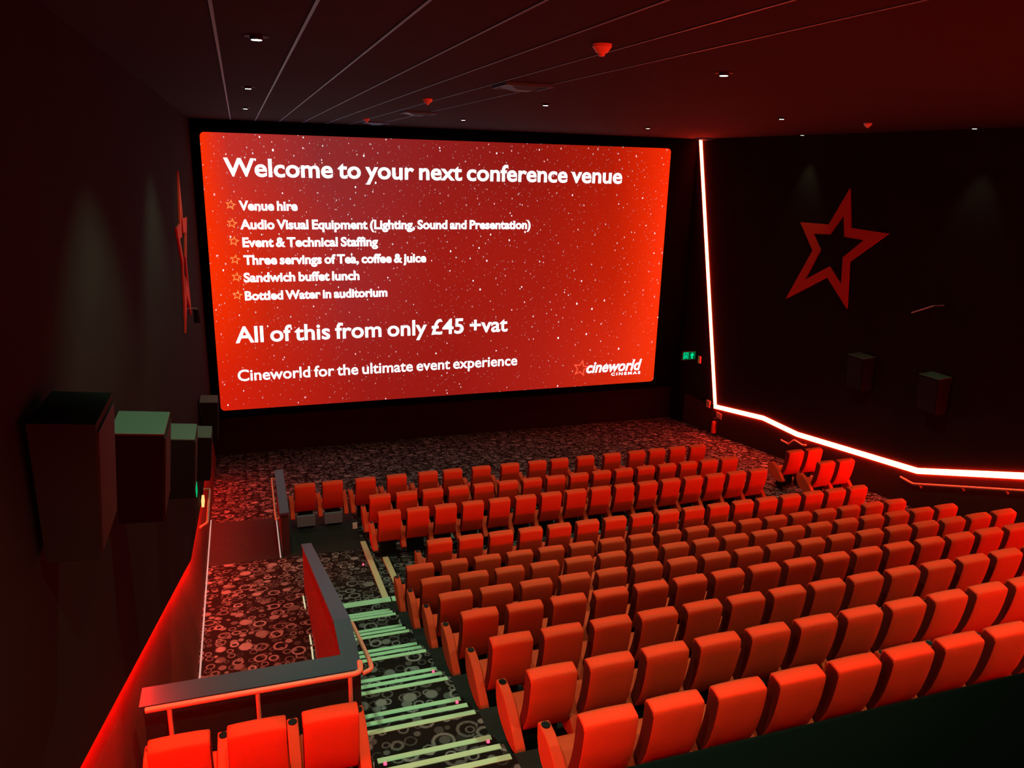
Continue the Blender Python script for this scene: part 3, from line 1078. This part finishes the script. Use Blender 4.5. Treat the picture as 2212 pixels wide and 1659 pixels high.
for (x0, x1, y0, y1), lab in zip(((3.13, 3.755, 9.6, 10.18), (3.19, 3.855, 16.23, 16.8), (3.2, 3.85, 21.4, 21.95), (14.05, 14.55, 22.9, 23.3)),
                                 ('large square ceiling vent above the middle of the room', 'smaller looking ceiling vent farther towards the screen',
                                  'thin ceiling vent just above the screen', 'ceiling vent by the top of the glowing light strip')):
    r = empty('ceiling_vent', ((x0 + x1) / 2, (y0 + y1) / 2, ZC), lab, 'vent', 'ceiling vents')
    hx, hy = (x1 - x0) / 2, (y1 - y0) / 2
    bm = bmesh.new()
    for a in (box(bm, -hx, hx, -hy, -hy + .03, -.035, 0), box(bm, -hx, hx, hy - .03, hy, -.035, 0),
              box(bm, -hx, -hx + .03, -hy + .03, hy - .03, -.035, 0), box(bm, hx - .03, hx, -hy + .03, hy - .03, -.035, 0)):
        pass
    link('frame', bm, M['tbar'], r)
    bm = bmesh.new()
    # four way diffuser: inverted pyramid faces
    c = .10
    V = [bm.verts.new(p) for p in ((-hx + .03, -hy + .03, -.004), (hx - .03, -hy + .03, -.004), (hx - .03, hy - .03, -.004), (-hx + .03, hy - .03, -.004),
                                   (-c, -c, -.07), (c, -c, -.07), (c, c, -.07), (-c, c, -.07))]
    for q in ((0, 1, 5, 4), (1, 2, 6, 5), (2, 3, 7, 6), (3, 0, 4, 7), (4, 5, 6, 7)):
        bm.faces.new([V[i] for i in q])
    link('diffuser', bm, M['tbar'], r)

# ------------------------------------------------------------------ signs and small wall fittings
# emergency exit sign by the screen, turned towards the seats
ex = empty('exit_sign', (14.36, 22.99, -6.23), 'green lit emergency exit sign with running figure and arrow by the screen', 'sign', 'emergency exit signs', rz=0)
def exp_(name, bm, m):
    return link(name, bm, m, ex)
bm = bmesh.new()
box(bm, -.27, .27, 0, .05, -.16, .16, bev=.01)
exp_('housing', bm, M['black'])
bm = bmesh.new()
box(bm, -.25, .25, -.004, .0, -.135, .135)
exp_('face', bm, M['green'])
bm = bmesh.new()
def flat(bm, pts, y=-.008):
    bm.faces.new([bm.verts.new((x, y, z)) for x, z in pts])
# doorway block with figure
for q in ([(-.22, -.11), (-.19, -.11), (-.19, .11), (-.22, .11)], [(-.19, .085), (-.04, .085), (-.04, .11), (-.19, .11)], [(-.065, -.11), (-.04, -.11), (-.04, .085), (-.065, .085)],
          [(-.14, .03), (-.11, .03), (-.11, .06), (-.14, .06)], [(-.16, -.02), (-.10, -.02), (-.10, .025), (-.155, .025)], [(-.175, -.10), (-.15, -.10), (-.115, -.02), (-.15, -.02)],
          [(-.10, -.09), (-.08, -.09), (-.10, -.02), (-.125, -.02)]):
    flat(bm, q)
exp_('running_figure', bm, M['greenw'])
bm = bmesh.new()
flat(bm, [(.115, .11), (.035, .0), (.085, .0), (.085, -.11), (.145, -.11), (.145, .0), (.195, .0)])
exp_('arrow', bm, M['greenw'])
bm = bmesh.new()
box(bm, .0, .29, .02, .04, -.02, .02)
exp_('bracket', bm, M['black'])

xs_ = empty('exit_sign', (-1.10, 14.75, -6.0), 'green exit sign seen edge-on on the left wall', 'sign', 'emergency exit signs')
bm = bmesh.new()
box(bm, -.068, -.01, -.16, .16, -.14, .14, bev=.01)
link('housing', bm, M['black'], xs_)
bm = bmesh.new()
box(bm, -.01, .004, -.145, .145, -.125, .125)
link('face', bm, M['green2'], xs_)

bm = bmesh.new()
box(bm, XR - .05, XR - .001, 22.66, 22.80, -6.45, -6.20, bev=.01)
tag(link('alarm_beacon', bm, M['rail']), 'small orange box on the right wall beside the exit sign', 'alarm box')
bm = bmesh.new()
box(bm, XR - .04, XR - .001, 21.85, 22.05, -7.80, -7.72)
box(bm, XR - .04, XR - .001, 21.85, 22.05, -7.70, -7.56)
tag(link('wall_notice', bm, M['rail']), 'small red notice on the right wall left of the light strip corner', 'notice')
bm = bmesh.new()
box(bm, XR - .03, XR - .001, 21.13, 21.42, -7.98, -7.80)
tag(link('wall_notice', bm, M['rail']), 'red notice above the fire extinguisher', 'notice')
fe = empty('fire_extinguisher', (XR - .11, 21.36, -8.5), 'red fire extinguisher hung on the right wall under the light strip', 'fire extinguisher')
bm = bmesh.new()
cyl(bm, (0, 0, 0), (0, 0, .36), .085, 16)
cyl(bm, (0, 0, .36), (0, 0, .43), .085, 16, .03)
link('cylinder', bm, M['ext'], fe, smooth=True, angle=40)
bm = bmesh.new()
cyl(bm, (0, 0, .43), (0, 0, .48), .028, 12)
box(bm, -.03, .03, -.09, .05, .48, .50)
link('valve', bm, M['black'], fe)
bm = bmesh.new()
tube(bm, [(0, -.04, .46), (0, -.12, .42), (0, -.115, .20), (0, -.10, .12)], .012, 8)
link('hose', bm, M['black'], fe)
bm = bmesh.new()
box(bm, .07, .108, -.05, .05, .20, .30)
link('wall_hook', bm, M['black'], fe)
bm = bmesh.new()
box(bm, 1.93, 2.03, 16.2, 16.22, -7.93, -7.79)
box(bm, 1.965, 1.995, 16.195, 16.2, -7.88, -7.84)
tag(link('floor_socket', bm, [M['white'], M['black']]), 'small pale socket plate under the front row at the edge of the dark floor', 'socket')

# ------------------------------------------------------------------ dark window sill just below the camera
bm = bmesh.new()
box(bm, WX0 + .01, WX1 - .01, .28, .62, WZ, -.62 * .9975, bev=.006)
tag(link('window_sill', bm, M['parapet']), 'dark blurred sill crossing the lower right corner', 'window sill', kind='structure')
bm = bmesh.new()
box(bm, XL + .01, XR - .01, YB + .01, .30, -1.85, -1.65)
structure('floor_5', bm, M['riser'], 'dark floor of the projection booth', 'floor')
